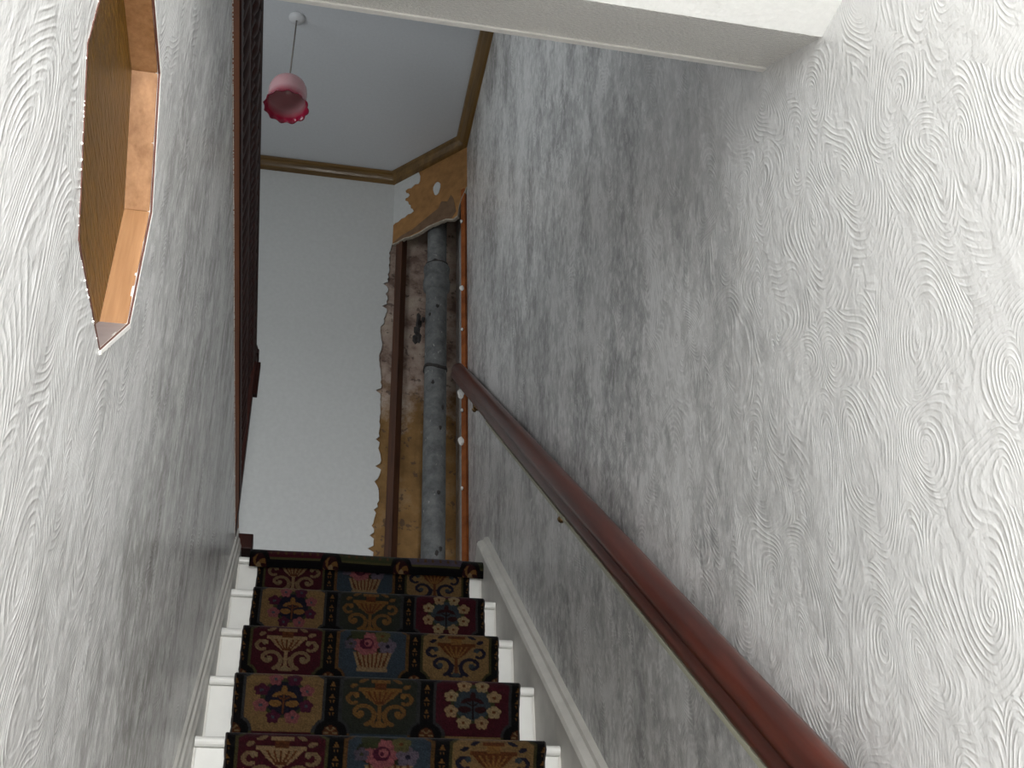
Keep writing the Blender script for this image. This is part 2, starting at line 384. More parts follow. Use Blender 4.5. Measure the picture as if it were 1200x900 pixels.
crown((0.335, YB, ZC), (XR, 3.665, ZC), dn, M_crowny, 'trim_4', t22, t22)
crown((XR, 3.665, ZC), (XR, YF, ZC), (-1, 0, 0), M_crowny, 'trim_5', t22, 0)

# ------------------------------------------------------------ staircase
st = thing('staircase', (0.22, Y0 - GO * 12, ZF), 'white painted wooden staircase climbing between the two textured walls', 'staircase')
def tread_bm(k):
    y, z = nose(k); back = y + GO + 0.02 if k else YB
    th = 0.021
    arc = [(y + 0.010 - 0.010 * math.cos(t), z - th / 2 + th / 2 * math.sin(t)) for t in np.linspace(math.pi / 2, -math.pi / 2, 8)]
    back = y + GO + 0.018 if k else y + 0.10
    return prismx([(back, z)] + arc + [(back, z - th)], -0.161, 0.601)
for k in range(13):
    y, z = nose(k)
    obj('tread', tread_bm(k), M_white, st, bevel=0.001)
    obj('riser', B((-0.158, y + 0.014, z - RISE, 0.598, y + 0.030, z - 0.0215)), M_white, st, bevel=0.0015)
    # old unpainted fillet beside each step
    for xa_, xb_ in ((0.598, 0.606), (-0.164, -0.158)):
        obj('fillet', B((xa_, y + 0.017, z - RISE, xb_, y + 0.23, z - 0.004)), M_grime, st)

# ------------------------------------------------------------ patterned runner
BLK = (0.010, 0.007, 0.008)
def hexc(r, g, b):
    m = (r + g + b) / 3
    return np.array([((c * 0.88 + m * 0.12) / 255) ** 2.2 * 0.21 for c in (r, g, b)])
col = dict(red=(88, 22, 36), blue=(66, 80, 92), cream=(160, 122, 72), green=(58, 62, 50), navy=(42, 38, 58), gold=(160, 108, 50),
           tan=(176, 140, 96), pink=(176, 92, 96), plum=(98, 32, 58), rust=(120, 64, 28), leaf=(72, 76, 44), grey=(84, 84, 84),
           lilac=(120, 104, 120), dkred=(66, 24, 26), olive=(112, 104, 58), pale=(186, 156, 108), blk=(16, 11, 13), steel=(78, 92, 100))
col = {k: hexc(*v) for k, v in col.items()}
CW, CH = 0.22, 0.153
NX, NY = 96, 70
XX, YY = np.meshgrid((np.arange(NX) + .5) / NX * CW - CW / 2, CH / 2 - (np.arange(NY) + .5) / NY * CH)   # y up
UX, UY = XX / 0.08, (YY + 0.004) / 0.062             # motif units, about -1..1
def seg(px, py, w, img, c):
    d = np.full(UX.shape, 9.0)
    for x0, y0, x1, y1 in zip(px, py, px[1:], py[1:]):
        dx, dy = x1 - x0, y1 - y0; L = dx * dx + dy * dy + 1e-9
        t = np.clip(((UX - x0) * dx + (UY - y0) * dy) / L, 0, 1)
        d = np.minimum(d, np.hypot(UX - x0 - t * dx, UY - y0 - t * dy))
    img[d < w] = c
def ell(img, cx, cy, a, b, c, rot=0):
    s, k = math.sin(rot), math.cos(rot); x, y = UX - cx, UY - cy
    img[((x * k + y * s) / a) ** 2 + ((-x * s + y * k) / b) ** 2 < 1] = c
def scrolls(img, c, c2):
    for s in (-1, 1):
        t = np.linspace(0, 1, 22)
        seg(s * (0.05 + 0.12 * np.sin(t * 2.2)), -0.85 + 0 * t, 0.07, img, c)
        a = np.linspace(-1.2, 4.8, 26); r = np.linspace(0.42, 0.10, 26)
        seg(s * (0.52 - r * np.cos(a)), -0.42 + r * np.sin(a), 0.065, img, c)
        ell(img, s * 0.52, -0.42, 0.10, 0.11, c2)
        seg(s * np.array([0.12, 0.2, 0.36]), np.array([-0.42, -0.75, -0.82]), 0.06, img, c)
        a = np.linspace(-2.2, 2.0, 16)
        seg(s * (0.78 + 0.16 * np.cos(a)), 0.14 + 0.2 * np.sin(a), 0.06, img, c)
        ell(img, s * 0.68, 0.28, 0.09, 0.1, c2); ell(img, s * 0.78, 0.62, 0.12, 0.08, c, 0.5); ell(img, s * 0.5, 0.82, 0.14, 0.07, c, -0.5 * s)
    ell(img, 0, -0.82, 0.13, 0.12, c2)
def urn(img, c, c2):
    m = (np.abs(UX) < 0.07 + 0.50 * np.clip((UY + 0.12) / 0.58, 0, 1) ** 0.72) & (UY > -0.12) & (UY < 0.46)
    img[m] = c
    for k in (-0.36, -0.18, 0, 0.18, 0.36):
        seg(np.array([k, k * 0.3]), np.array([0.4, -0.05]), 0.028, img, c2)
    img[(np.abs(UX) < 0.62) & (np.abs(UY - 0.48) < 0.07)] = c
    img[(np.abs(UX) < 0.18) & (UY > 0.5) & (UY < 0.80)] = c2
    img[(np.abs(UX) < 0.28) & (np.abs(UY - 0.82) < 0.07)] = c
    img[(np.abs(UX) < 0.05) & (UY > -0.75) & (UY < -0.08)] = c
def flower(img, cx, cy, c, c2, r=0.15):
    for a in np.arange(5) * 2 * math.pi / 5 + 0.3: ell(img, cx + r * 0.75 * math.cos(a), cy + r * 0.85 * math.sin(a), r * 0.55, r * 0.62, c)
    ell(img, cx, cy, r * 0.3, r * 0.33, c2)
def wreath(img, field2, leafc, fl, flc, stem):
    ell(img, 0, 0.05, 0.66, 0.74, col['leaf'])
    ell(img, 0, 0.05, 0.55, 0.62, field2)
    for i, a in enumerate(np.arange(8) * 2 * math.pi / 8 + math.pi / 8 * (1)):
        flower(img, 0.70 * math.cos(a), 0.05 + 0.76 * math.sin(a), fl if i % 2 else flc[1], flc[0], 0.17)
    seg(np.array([0, 0]), np.array([-0.5, 0.3]), 0.03, img, stem)
    ell(img, 0, 0.36, 0.09, 0.17, leafc)
    for s in (-1, 1):
        ell(img, s * 0.2, 0.18, 0.17, 0.09, leafc, -s * 0.6); ell(img, s * 0.24, -0.16, 0.18, 0.13, leafc, s * 0.1)
        seg(np.array([0, s * 0.2]), np.array([-0.05, 0.14]), 0.025, img, stem)
def field(c, border):
    img = np.zeros((NY, NX, 3)); img[:] = col['blk']
    dx, dy = CW / 2 - np.abs(XX), CH / 2 - np.abs(YY)
    corner = np.hypot(dx / 0.037, dy / 0.030)
    inside = (dx > 0.016) & (corner > 1)
    img[inside] = border
    img[(dx > 0.023) & (np.hypot(dx / 0.044, dy / 0.036) > 1)] = c
    # medallion at each cell corner, beads down the dark stripe
    m = np.hypot(dx / 0.018, dy / 0.017) < 1; img[m] = col['rust'] * .8
    m = np.hypot(dx / 0.018, dy / 0.017); a = np.arctan2(dy, dx); img[(m < 0.85) & (m > .3) & (np.sin(a * 6 + m * 3) > 0.2)] = col['tan'] * .8
    ph = (YY / 0.0145) % 1; alt = np.floor(YY / 0.0145) % 2; tri = np.where(alt > 0, ph, 1 - ph)
    bead = (np.abs(ph - 0.5) < 0.34) & (dx < 0.0075 * tri) & (corner > 1) & ~((alt > 0) & (dx < 0.0018))
    img[bead] = col['gold'] * 0.75
    return img
def mk(kind, c):
    if kind == 0:
        if c == 0: im = field(col['red'], col['olive'] * .6); scrolls(im, col['tan'] * .8, col['pale'] * .8); urn(im, col['tan'], col['rust'])
        elif c == 1:
            im = field(col['blue'], col['gold'] * .5)
            ell(im, -0.15, 0.45, 0.72, 0.5, col['leaf'] * .5)
            m = (np.abs(UX) < 0.42 + 0.28 * (UY + 0.75)) & (UY > -0.72) & (UY < 0.0); im[m] = col['tan']
            for k in np.linspace(-0.5, 0.5, 7): seg(np.array([k, k * 0.7]), np.array([0.0, -0.6]), 0.03, im, col['rust'])
            im[(np.abs(UX) < 0.5) & (np.abs(UY + 0.74) < 0.07)] = col['tan']
            for a in np.arange(7) * 2 * math.pi / 7: ell(im, -0.2 + 0.28 * math.cos(a), 0.38 + 0.32 * math.sin(a), 0.18, 0.2, col['pink'])
            ell(im, -0.2, 0.38, 0.22, 0.25, col['plum']); ell(im, -0.16, 0.42, 0.14, 0.15, col['pink'] * 1.15); ell(im, -0.2, 0.38, 0.05, 0.06, col['plum'])
            flower(im, 0.48, 0.3, col['lilac'], col['navy'], 0.24); flower(im, 0.3, 0.72, col['olive'], col['rust'], 0.2); flower(im, -0.72, 0.35, col['lilac'] * .7, col['leaf'], 0.17)
            flower(im, -0.5, 0.8, col['leaf'], col['leaf'], 0.2)
        else: im = field(col['cream'], col['olive'] * .5); scrolls(im, col['navy'], col['steel'] * .7); urn(im, col['rust'], col['gold'])
    else:
        if c == 0: im = field(col['cream'], col['grey'] * .7); wreath(im, col['navy'] * .8, col['gold'], col['plum'], (col['steel'], col['pink'] * .9), col['rust'])
        elif c == 1: im = field(col['green'], col['grey'] * .6); scrolls(im, col['gold'] * .8, col['gold']); urn(im, col['gold'] * .9, col['rust'])
        else: im = field(col['red'], col['grey'] * .6); wreath(im, col['steel'] * .7, col['dkred'], col['pale'], (col['rust'], col['tan'] * 1.1), col['dkred'] * .4)
    return im
CELL = {(k, c): mk(k, c) for k in (0, 1) for c in range(3)}
ATLAS = {k: np.concatenate([CELL[k, c] for c in range(3)], 1) for k in (0, 1)}
for k in ATLAS: ATLAS[k] = ATLAS[k] * rng.uniform(0.62, 1.18, ATLAS[k].shape[:2])[..., None]

def grid_mesh(name, P, colr, parent=None):
    R, W = P.shape[:2]
    me = bpy.data.meshes.new(name); nf = (R - 1) * (W - 1)
    idx = np.arange(R * W).reshape(R, W)
    q = np.stack([idx[:-1, :-1], idx[:-1, 1:], idx[1:, 1:], idx[1:, :-1]], -1).reshape(-1, 4)
    me.vertices.add(R * W); me.vertices.foreach_set('co', P.reshape(-1).astype(np.float32))
    me.loops.add(nf * 4); me.loops.foreach_set('vertex_index', q.reshape(-1).astype(np.int32))
    me.polygons.add(nf); me.polygons.foreach_set('loop_start', np.arange(nf, dtype=np.int32) * 4)
    me.polygons.foreach_set('loop_total', np.full(nf, 4, dtype=np.int32))
    me.update(calc_edges=True)
    ca = me.color_attributes.new('pattern', 'FLOAT_COLOR', 'POINT')
    c4 = np.ones((R * W, 4), np.float32); c4[:, :3] = colr.reshape(-1, 3); ca.data.foreach_set('color', c4.reshape(-1))
    me.polygons.foreach_set('use_smooth', np.ones(nf, bool)); me.materials.append(M_carpet)
    o = bpy.data.objects.new(name, me); C.objects.link(o)
    if parent: o.parent = parent; o.matrix_parent_inverse = Matrix.Translation(-parent.location)
    return o

def step_path(k, fine):
    """profile of the runner over step k: from the back of tread k, over its nosing, down the riser to the next tread"""
    y, z = nose(k); T = 0.008
    pts = [(y + GO * 0.93 if k else y + 0.05, z + T), (y + 0.012, z + T)]
    cy, cz, r = y + 0.008, z - 0.008, 0.0165
    pts += [(cy - r * math.sin(t), cz + r * math.cos(t)) for t in np.linspace(0.1, math.pi * 0.80, 9)]
    pts += [(y + 0.005, z - 0.040), (y + 0.006, z - RISE + 0.016), (y + 0.002, z - RISE + T)]
    pts = np.array(pts); L = np.r_[0, np.cumsum(np.hypot(*np.diff(pts, axis=0).T))]
    n = int(L[-1] / fine); s = np.linspace(0, L[-1], n)
    Y = np.interp(s, L, pts[:, 0]); Z = np.interp(s, L, pts[:, 1])
    # v: 0 at 0.018 before the nosing edge, 1 at 0.138 below its top
    s_edge = L[2] - 0.004; v = (s - (s_edge - 0.006)) / CH
    return Y, Z, v
XA, XB = -0.100, 0.560
fine = 0.0022; Wn = 300
rows = []; cols = []
u = np.linspace(0, 1, Wn); xs = XA + (XB - XA) * u; ui = np.minimum((u * NX * 3).astype(int), NX * 3 - 1)
for k in range(13):
    Y, Z, v = step_path(k, fine if k < 7 else 0.008)
    base = k                                                       # row kinds alternate from step to step
    fl_ = np.floor(v).astype(int); fr = v - fl_
    im = np.stack([ATLAS[(base + f) % 2][min(NY - 1, int(t * NY))] for f, t in zip(fl_, fr)])[:, ui]
    P = np.zeros((len(Y), Wn, 3)); 
    wob = 0.0016 * np.sin(np.linspace(0, 9, len(Y)) + k)[:, None] * (np.abs(u - 0.5) * 2)[None] ** 8 * np.sign(u - .5)[None]
    P[..., 0] = xs[None] + 0.004 * math.sin(k * 2.1) + wob
    P[..., 1] = Y[:, None]; P[..., 2] = Z[:, None]
    rows.append(P); cols.append(im)
runner = thing('stair_runner', (0.23, Y0 - 12 * GO, ZF), 'patterned wool runner of urns, roses and wreaths laid down the white stairs', 'carpet runner')
allP = np.concatenate(rows); allC = np.concatenate(cols)
grid_mesh('carpet_strip', allP, allC, runner)
# dark whipped edges give the runner its thickness
for e in (0, -1):
    bm = bmesh.new(); line = allP[::4, e]; off = -0.003 if e == 0 else 0.003
    rws = []
    for i, p in enumerate(line):
        j = min(i + 1, len(line) - 1); h = max(i - 1, 0)
        t = line[j] - line[h]; t /= (np.linalg.norm(t) + 1e-9); nn = np.array([0, -t[2], t[1]])
        if nn[2] < 0 and abs(t[2]) < .5: nn = -nn
        if abs(t[2]) >= .5 and nn[1] > 0: nn = -nn
        w = random.uniform(0, 0.0016) * (1 if e else -1)
        rws.append([bm.verts.new(p + np.array([off * a + w * (a != 0), 0, 0]) + nn * b) for a, b in ((0, 0.0008), (1, -0.001), (1, -0.005), (0, -0.007))])
    for a, b in zip(rws, rws[1:]):
        for q in range(4): bm.faces.new((a[q], a[(q + 1) % 4], b[(q + 1) % 4], b[q]))
    obj('edge_binding', bm, plain('dark_binding', (0.022, 0.016, 0.014), 1, 300, 0.5, 0.3), runner)

# carpet on the landing whose bordered edge folds over the top nosing
y, z = nose(0)
n = 300; W = 420; T = 0.020
pts = np.array([(3.70, z + 0.012), (y + 0.03, z + T - .006)] + [(y + 0.004 - 0.022 * math.sin(t), z - 0.004 + 0.020 * math.cos(t)) for t in np.linspace(0.2, math.pi * .6, 8)] + [(y - 0.016, z - 0.022), (y - 0.010, z - 0.036)])
L = np.r_[0, np.cumsum(np.hypot(*np.diff(pts, axis=0).T))]
s = np.concatenate([np.linspace(0, L[1], 60), np.linspace(L[1], L[-1], 60)[1:]])
Y = np.interp(s, L, pts[:, 0]); Z = np.interp(s, L, pts[:, 1]); dist = L[-1] - s
xs = np.linspace(-0.128, 0.606, W)
P = np.zeros((len(s), W, 3)); P[..., 0] = xs[None]; P[..., 1] = Y[:, None]; P[..., 2] = Z[:, None]
P[..., 2] += 0.0015 * np.sin(xs * 17)[None] * (dist < 0.06)[:, None]
D, X = np.meshgrid(dist, xs, indexing='ij')
im = np.zeros((len(s), W, 3)); im[:] = col['blk']
cellx = (X + 0.10) / 0.22; ci = np.floor(cellx).astype(int); fx = (cellx - np.round(cellx)) * 0.22
fieldc = [col['grey'] * .7, col['red'] * 1.3, col['leaf'] * 1.1, col['lilac'] * .8, col['leaf'] * .8]
for i in range(-1, 4): im[(ci == i) & (D > 0.030) & (D < .3)] = fieldc[i + 1]
im[(D > 0.022) & (D < 0.030)] = col['olive'] * .8
im[D > 0.16] = col['red'] * .5
r = np.hypot(fx / 0.036, (D - 0.002) / 0.058); im[r < 1] = col['blk']
r = np.hypot(fx / 0.025, (D - 0.004) / 0.036); a = np.arctan2(D, fx); im[(r < 1)] = col['dkred']; im[(r < .9) & (np.sin(a * 5 + r * 5) > .2)] = col['gold'] * .9; im[(r < .3)] = col['tan']
im[(r > 1.7) & (D > .036) & (D < .05) & (np.sin(X * 260) > .6)] = col['gold'] * .5
lc = grid_mesh('landing_carpet', P, im)
tag(lc, 'patterned carpet piece on the landing, its dark scalloped border folded over the top stair', 'carpet')
sol = lc.modifiers.new('thickness', 'SOLIDIFY'); sol.thickness = 0.008; sol.offset = -1

# ------------------------------------------------------------ mahogany handrail on the right wall
hr = thing('handrail', (XR, 2.4, 1.3), 'long dark red varnished mahogany handrail fixed along the right wall', 'handrail')
prof = [(0.618, -0.588), (0.618, -0.552), (0.616, -0.532), (0.609, -0.521), (0.597, -0.516), (0.585, -0.519), (0.574, -0.527), (0.567, -0.538),
        (0.566, -0.548), (0.5715, -0.5535), (0.570, -0.558), (0.565, -0.566), (0.567, -0.576), (0.575, -0.585), (0.590, -0.589)]
bm = bmesh.new()
SS = np.concatenate([[0.30], np.linspace(0.4, 4.36, 24), [4.385, 4.395]])
def rring(i):
    k = 1.0 if i < len(SS) - 2 else (0.9, 0.55)[i - len(SS) + 2]
    cx, cp = 0.596, -0.552
    return [(cx + (x - cx) * k, *SL(SS[i] * 1.0, cp + (p - cp) * k)) for x, p in prof]
extrude(bm, rring, len(SS))
obj('rail', bm, M_mah, hr, smooth=True).modifiers.new('es', 'EDGE_SPLIT').split_angle = 0.9
bm = bmesh.new()
extrude(bm, lambda i: [(x, *SL((0.3, 3.4)[i], p)) for x, p in ((0.5660, -0.5790), (0.5660, -0.5865), (0.578, -0.5925), (0.600, -0.5905), (0.600, -0.586))], 2)
obj('underside_strip', bm, plain('pale_olive_paint', (0.34, 0.33, 0.25), 0.6, 20, 0.1, 0.05), hr)['label'] = 'thin pale strip under the handrail'
for s_ in (1.0, 2.42, 3.9):
    by, bz = SL(s_, -0.60); ty, tz = SL(s_, -0.585)
    bm = bmesh.new(); tube(bm, (0.640, by, bz - 0.03), (0.640 - 0.004, by, bz - 0.03), 0.022, 14)
    tube(bm, (0.638, by, bz - 0.03), (0.602, by, bz - 0.03), 0.006); tube(bm, (0.603, by, bz - 0.034), (0.598, ty, tz), 0.006)
    blob(bm, (0.603, by, bz - 0.033), (0.009, 0.009, 0.009), 3, 2)
    obj('bracket', bm, plain('old_brass', (0.20, 0.12, 0.05), 0.35, 40, 0.2, 0.05, metal=0.8), hr, smooth=True)

# ------------------------------------------------------------ balustrade beside the landing
bl = thing('balustrade', (XL - 0.01, 2.2, 1.5), 'dark carved wooden balustrade on the landing edge above the left wall', 'balustrade')
def yr(y0, y1, x0, x1, a, b):                                      # board following the apron line
    bm = bmesh.new(); extrude(bm, lambda i: [(x, (y0, y1)[i], ytop((y0, y1)[i]) + h) for x, h in ((x0, a), (x1, a), (x1, b), (x0, b))], 2); return bm
obj('apron_board', yr(YF, 3.36, -0.215, -0.1795, 0.0, 0.115), M_apron, bl, bevel=0.002)['label'] = 'orange-brown apron board along the landing edge'
obj('bottom_rail', yr(YF, 3.17, -0.212, -0.176, 0.115, 0.150), M_mahz, bl, bevel=0.004)
obj('nosing_block', B((-0.200, 3.30, 1.478, -0.128, 3.385, 1.530)), M_mahz, bl, bevel=0.003)
hz = 0.66
bm = bmesh.new()
hp = [(-0.222, 0), (-0.183, 0), (-0.177, 0.012), (-0.179, 0.026), (-0.184, 0.036), (-0.190, 0.046), (-0.206, 0.046), (-0.218, 0.034), (-0.226, 0.012)]
hr_h = lambda y: 2.145 + (3.2 - y) * 0.02
extrude(bm, lambda i: [(x, (YF, 3.17)[i], hr_h((YF, 3.17)[i]) - 0.046 + h) for x, h in hp], 2)
obj('top_rail', bm, M_mahz, bl, smooth=False, bevel=0.003)
cnt = 0; by = 3.10; first = None
while by > 1.08:
    z0, z1 = ytop(by) + 0.15, hr_h(by) - 0.046
    if first is None:
        H = 1.0
        bm = bmesh.new()
        pr = [(0.018, 0), (0.018, 0.12), (0.010, 0.14), (0.016, 0.17), (0.011, 0.20), (0.014, 0.25), (0.0185, 0.36), (0.019, 0.42), (0.015, 0.50), (0.010, 0.62), (0.0095, 0.70), (0.015, 0.76), (0.010, 0.79), (0.014, 0.83), (0.018, 0.86), (0.018, 1.0)]
        lathe(bm, pr, 0, 0, 10)
        o = obj('baluster', bm, M_mahz, None, smooth=True); first = o
    else:
        o = first.copy(); C.objects.link(o)
    o.parent = bl; o.matrix_parent_inverse = Matrix.Translation(-bl.location)
    o.location = (-0.198, by, z0); o.scale = (1, 1, z1 - z0); by -= 0.062
nw = bmesh.new(); box(nw, -0.222, 3.175, 1.478, -0.177, 3.225, 2.14)
obj('newel_post', nw, M_mahz, bl, bevel=0.004)
bm = bmesh.new(); box(bm, -0.226, 3.168, 2.14, -0.172, 3.232, 2.158); lathe(bm, [(0.012, 2.158), (0.02, 2.168), (0.022, 2.178), (0.018, 2.192), (0.004, 2.20)], -0.199, 3.2, 14)
obj('newel_cap', bm, M_mahz, bl, bevel=0.002)
obj('catch_plate', B((-0.178, 3.19, 1.99, -0.163, 3.215, 2.12)), M_mahz, bl, bevel=0.002)
# ragged crumbs of paint where the wallpaper stops at the apron
bm = bmesh.new(); r = random.Random(8); yy = 1.1
while yy < 3.3:
    a = r.uniform(0.0015, 0.005); h = r.uniform(0.0008, 0.0035) * (2.2 if r.random() < .08 else 1)
    p = [(yy, 0), (yy + a, 0), (yy + a * r.uniform(.3, .7), h)]
    extrude(bm, lambda i: [((-0.1795, -0.1782)[i], y_, ytop(y_) + h_) for y_, h_ in p], 2); yy += a * r.uniform(0.9, 2.2)
pe = obj('paper_edge', bm, M_chip, wl); pe['kind'] = 'stuff'

# ------------------------------------------------------------ octagonal amber window in the left wall
ow = thing('octagonal_window', (XL, OC[0], OC[1] - OR), 'octagonal amber glass window with wooden reveal set in the left wall', 'window')
for i in range(8):
    a, b = octv[i], octv[(i + 1) % 8]
    sc = lambda p, k: (OC[0] + (p[0] - OC[0]) * k, OC[1] + (p[1] - OC[1]) * k)
    a2, b2 = sc(a, 1.06), sc(b, 1.06); xa, xb = XL - 0.002, XL - 0.031
    bm = bmesh.new()
    a0, b0 = sc(a, 1.0), sc(b, 1.0)
    extrude(bm, lambda j: [((xa, xb)[j], *q) for q in (a0, b0, b2, a2)], 2)
    o = obj('reveal_board', bm, M_sill if i == 1 else M_reveal, ow, bevel=0.0006)
    if i == 1: o['label'] = 'grey-mauve painted lower reveal'
bm = bmesh.new(); extrude(bm, lambda j: [((XL - 0.028, XL - 0.033)[j], OC[0] + (y - OC[0]) * 0.998, OC[1] + (z - OC[1]) * 0.998) for y, z in octv], 2)
obj('glass_pane', bm, M_amber, ow)
bm = bmesh.new(); r = random.Random(21)                              # dark red seam and crumbs of white filler round the cut
for i in range(8):
    a, b = Vector(octv[i]), Vector(octv[(i + 1) % 8]); n_ = 26 if i in (0, 4) else 30
    for j in range(n_):
        t0, t1 = j / n_, (j + 1) / n_; w = r.uniform(0.0005, 0.0019)
        p, q = a.lerp(b, t0), a.lerp(b, t1); c = Vector(OC); pw = p + (p - c).normalized() * w; qw = q + (q - c).normalized() * w
        extrude(bm, lambda k_: [((XL + 0.0006, XL - 0.0014)[k_], *v_) for v_ in (p - (p - c) * .004, q - (q - c) * .004, qw, pw)], 2)
obj('seam', bm, M_edge, ow)['label'] = 'dark red-brown seam round the opening'
bm = bmesh.new()
for i in range(8):
    a, b = Vector(octv[i]), Vector(octv[(i + 1) % 8])
    for j in range(15):
        t = r.random(); p = a.lerp(b, t); c = Vector(OC); d = (p - c).normalized(); p = p + d * r.uniform(0.0022, 0.0045)
        s_ = r.uniform(0.0005, 0.0013) * (1.3 if i == 1 else 1); blob(bm, (XL + 0.0002, p.x, p.y), (s_ * .7, s_ * (2.0 if i == 1 else 1), s_), i * 50 + j, 1)
a, b = Vector(octv[1]), Vector(octv[2]); c = Vector((0.7071, -0.7071)); e_ = (b - a).normalized() * 0.002
extrude(bm, lambda k_: [((XL + 0.0014, XL - 0.002)[k_], *v_) for v_ in (a - e_ - c * .0004, b + e_ - c * .0004, b + e_ + c * .0045, a - e_ + c * .0035)], 2)
for i in range(1, 5):                                                # rim of filler outside the far side of the cut
    a, b = Vector(octv[i]), Vector(octv[(i + 1) % 8]); w0 = 0.0015
    for j in range(24):
        w1 = r.uniform(0.0012, 0.0034); p, q = a.lerp(b, j / 24), a.lerp(b, (j + 1) / 24); c = Vector(OC); d0, d1_ = (p - c).normalized(), (q - c).normalized()
        extrude(bm, lambda k_: [((XL + 0.0010, XL - 0.001)[k_], *v_) for v_ in (p + d0 * .0014, q + d1_ * .0014, q + d1_ * (.0014 + w1), p + d0 * (.0014 + w0))], 2); w0 = w1
ch = obj('filler_crumbs', bm, M_chip, ow); ch['kind'] = 'stuff'
# dark cupboard behind the glass
obj('backing', B((XL - 0.045, OC[0] - .17, OC[1] - .17, XL - 0.034, OC[0] + .17, OC[1] + .17)), M_void, ow)

# ------------------------------------------------------------ corner boxing: torn card, battens, soil pipe
cb = thing('corner_panel', (0.48, 3.82, 3.3), 'torn diagonal corner boxing panel with brown card showing under grey paint', 'panel')
tdir = (DB - DA).normalized(); DL = (DB - DA).length
def dg(s, z_, off): p = DA + tdir * s + dn * off; return (p.x, p.y, z_)
def dprism(pts, o0, o1, m, name, par):
    bm = bmesh.new(); extrude(bm, lambda i: [dg(s, z_, (o0, o1)[i]) for s, z_ in pts], 2); return obj(name, bm, m, par)
low = [(0.0, 3.375), (0.03, 3.372), (0.07, 3.377), (0.11, 3.367), (0.16, 3.365), (0.21, 3.375), (0.27, 3.372), (0.32, 3.366), (0.36, 3.345), (0.385, 3.352), (0.392, 3.40), (0.405, 3.44), (0.437, 3.50)]
dprism(low + [(DL, 3.80), (0, 3.80)], -0.012, 0.0, M_card, 'board', cb)
# remaining skin of painted paper, with a jagged right edge
skin = [(0.0, 3.492), (0.012, 3.500), (0.03, 3.497), (0.05, 3.508), (0.072, 3.505), (0.09, 3.515), (0.108, 3.510), (0.124, 3.517), (0.117, 3.535), (0.108, 3.541), (0.104, 3.566), (0.094, 3.575), (0.087, 3.598), (0.070, 3.612), (0.073, 3.627), (0.086, 3.624), (0.097, 3.634), (0.088, 3.650), (0.078, 3.655), (0.069, 3.676), (0.083, 3.682), (0.105, 3.674), (0.128, 3.686), (0.150, 3.678), (0.158, 3.690), (0.160, 3.722), (0.151, 3.748), (0.148, 3.772), (0.0, 3.772)]
skin = [(s, z_ if s > 0 else z_) for s, z_ in skin]
dprism(skin, 0.0, 0.002, M_plain, 'paint_skin', cb)['label'] = 'pale grey paint skin with a jagged edge'
sp_ = [(0.262 + 0.021 * math.cos(t) * (1 + .12 * math.sin(3 * t)), 3.585 + 0.040 * math.sin(t)) for t in np.linspace(0, 2 * math.pi, 15)[:-1]]
dprism(sp_, 0.0, 0.002, M_plain, 'paint_fleck', cb)
dprism([(0.0, 3.38), (0.12, 3.375), (0.27, 3.378), (0.35, 3.355), (0.375, 3.385), (0.36, 3.47), (0.345, 3.50), (0.325, 3.47), (0.29, 3.49), (0.27, 3.455), (0.19, 3.43), (0.12, 3.405), (0.05, 3.40)], 0.0, 0.0012, M_card2, 'dark_patch', cb)
bm = bmesh.new(); r = random.Random(3)
for (s0, z0), (s1, z1) in zip(low[:-1], low[1:]):
    m = 4
    for j in range(m):
        a, b = j / m, (j + 1) / m; P0 = (s0 + (s1 - s0) * a, z0 + (z1 - z0) * a); P1 = (s0 + (s1 - s0) * b, z0 + (z1 - z0) * b); h = r.uniform(.004, .009)
        extrude(bm, lambda i: [dg(s, z_, (0.003, -0.012)[i]) for s, z_ in (P0, P1, (P1[0], P1[1] - h), (P0[0], P0[1] - h))], 2)
obj('torn_edge', bm, plain('crumbly_plaster', (0.42, 0.37, 0.30), 0.9, 80, 0.25, 0.4), cb)['label'] = 'pale broken plaster edge'

lb = bmesh.new(); extrude(lb, lambda i: [dg(s, (1.40, 3.40)[i], o) for s, o in ((0.020, -0.004), (0.056, -0.004), (0.056, -0.040), (0.020, -0.040))], 2)
tag(obj('wall_batten', lb, M_batten), 'dark brown upright batten left of the grey pipe', 'batten', 'battens of the open corner boxing')
rb = bmesh.new(); extrude(rb, lambda i: [dg(s, (1.40, 3.50)[i], o) for s, o in ((0.402, 0.0), (0.424, 0.002), (0.424, -0.03), (0.402, -0.03))], 2)
rbt = thing('wall_batten', dg(0.41, 1.42, 0), 'orange-brown upright batten between the grey pipe and the right wall', 'batten', 'battens of the open corner boxing')
obj('batten_board', rb, M_apron, rbt)
bm = bmesh.new(); r = random.Random(12)
for z_, k in ((3.30, .6), (2.92, 1.0), (2.70, .5), (2.38, 1.6), (2.16, 1.3), (2.3, .5), (1.95, .5)):
    blob(bm, dg(0.410 + r.uniform(-.004, .004), z_, 0.006), (0.010 * k, 0.006, 0.014 * k), int(z_ * 100), 2)
fb = obj('filler_blob', bm, M_chip, rbt); fb['kind'] = 'stuff'

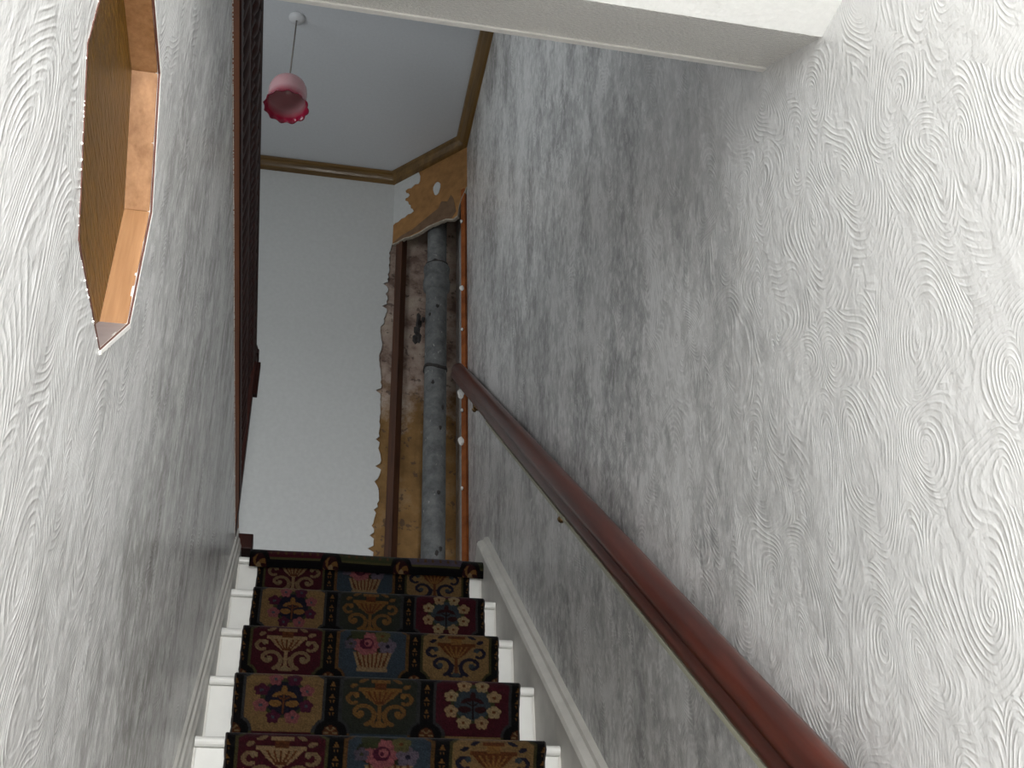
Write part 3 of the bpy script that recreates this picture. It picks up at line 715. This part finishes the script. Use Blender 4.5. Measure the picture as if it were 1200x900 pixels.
pc = (0.532, 3.872); PR = 0.0475
sp = thing('soil_pipe', (pc[0], pc[1], 1.42), 'thick weathered grey soil pipe standing in the open corner', 'pipe')
def rf(k, a, r_, z_): return r_ * (1 + 0.012 * math.sin(5 * a + z_ * 11)), z_
bm = bmesh.new(); lathe(bm, [(PR, 1.40)] + [(PR, v) for v in np.linspace(1.5, 3.02, 14)] + [(PR * 0.985, 3.06)], *pc, n=28, ruff=rf)
obj('lower_pipe', bm, M_pipe, sp, smooth=True)
bm = bmesh.new(); lathe(bm, [(PR, 3.03), (PR + .004, 3.035), (PR + 0.013, 3.05), (PR + 0.014, 3.085), (PR + .010, 3.10), (PR + .008, 3.14), (PR + .012, 3.15), (PR + .012, 3.165), (PR - .002, 3.17)], *pc, n=28)
obj('collar', bm, M_pipe, sp, smooth=True).modifiers.new('es', 'EDGE_SPLIT').split_angle = 0.6
bm = bmesh.new(); lathe(bm, [(PR * .93, 3.12), (PR * .93, 3.52)], *pc, n=28)
obj('upper_pipe', bm, M_pipe, sp, smooth=True)
mdark = plain('dark_bitumen', (0.035, 0.03, 0.028), 0.8, 40, 0.3, 0.4)
bm = bmesh.new(); lathe(bm, [(PR * .9, 3.160), (PR + .010, 3.163), (PR + .006, 3.180), (PR * .9, 3.186)], *pc, n=20, ruff=lambda k, a, r_, z_: (r_ * (1 + .05 * math.sin(9 * a)), z_ + .004 * math.sin(6 * a)))
obj('joint_seal', bm, mdark, sp)
bm = bmesh.new()
for z0 in (2.60,):
    lathe(bm, [(PR * .96, z0), (PR + .005, z0 + .004), (PR + .004, z0 + .016), (PR * .96, z0 + .02)], *pc, n=20, ruff=lambda k, a, r_, z_: (r_ * (1 + .04 * math.sin(7 * a)), z_ + .01 * math.sin(2 * a + 1)))
r = random.Random(5)
for j in range(9): blob(bm, (pc[0] - 0.055 - r.random() * .035, pc[1] - 0.01 + r.uniform(-.01, .02), 2.82 + r.uniform(-.10, .06)), (r.uniform(.006, .016), .012, r.uniform(.012, .034)), j, 1)
for j, (a, z_) in enumerate([(-1.2, 2.30), (-1.9, 2.52), (-1.3, 2.00), (-2.3, 2.88), (-1.1, 1.76), (-1.0, 2.40), (-1.6, 2.92), (-1.4, 1.74)]):
    blob(bm, (pc[0] + PR * math.cos(a), pc[1] + PR * math.sin(a), z_), (.008, .004, .012), 70 + j, 1)
cl = obj('cement_clump', bm, mdark, sp); cl['kind'] = 'stuff'

# ------------------------------------------------------------ pendant lamp
lx, ly = -0.177, 3.10
pl = thing('pendant_lamp', (lx, ly, ZC), 'cranberry glass pendant lamp with ruffled rim hanging from the landing ceiling', 'lamp')
bm = bmesh.new(); lathe(bm, [(0.033, ZC), (0.033, ZC - 0.006), (0.026, ZC - 0.014), (0.010, ZC - 0.02)], lx, ly, 24); obj('ceiling_rose', bm, M_rose, pl, smooth=True)
bm = bmesh.new(); tube(bm, (lx, ly, ZC - 0.018), (lx, ly, 3.44), 0.0032); obj('cord', bm, M_cord, pl, smooth=True)
bm = bmesh.new(); lathe(bm, [(0.006, 3.445), (0.012, 3.44), (0.013, 3.42), (0.02, 3.41), (0.02, 3.395)], lx, ly, 16); obj('lamp_holder', bm, M_cord, pl, smooth=True)
bm = bmesh.new()
def ruf(k, a, r_, z_):
    w = max(0, (k - 8)) / 4
    return r_ * (1 + 0.035 * w * math.sin(12 * a)), z_ + 0.004 * w * math.cos(12 * a)
lathe(bm, [(0.014, 3.418), (0.030, 3.415), (0.050, 3.405), (0.065, 3.388), (0.073, 3.368), (0.0755, 3.348), (0.075, 3.330), (0.074, 3.314), (0.074, 3.300), (0.076, 3.288), (0.080, 3.278), (0.084, 3.271), (0.087, 3.266)], lx, ly, 80, cap=False, ruff=ruf)
o = obj('lamp_shade', bm, M_shade, pl, smooth=True); so = o.modifiers.new('t', 'SOLIDIFY'); so.thickness = 0.003
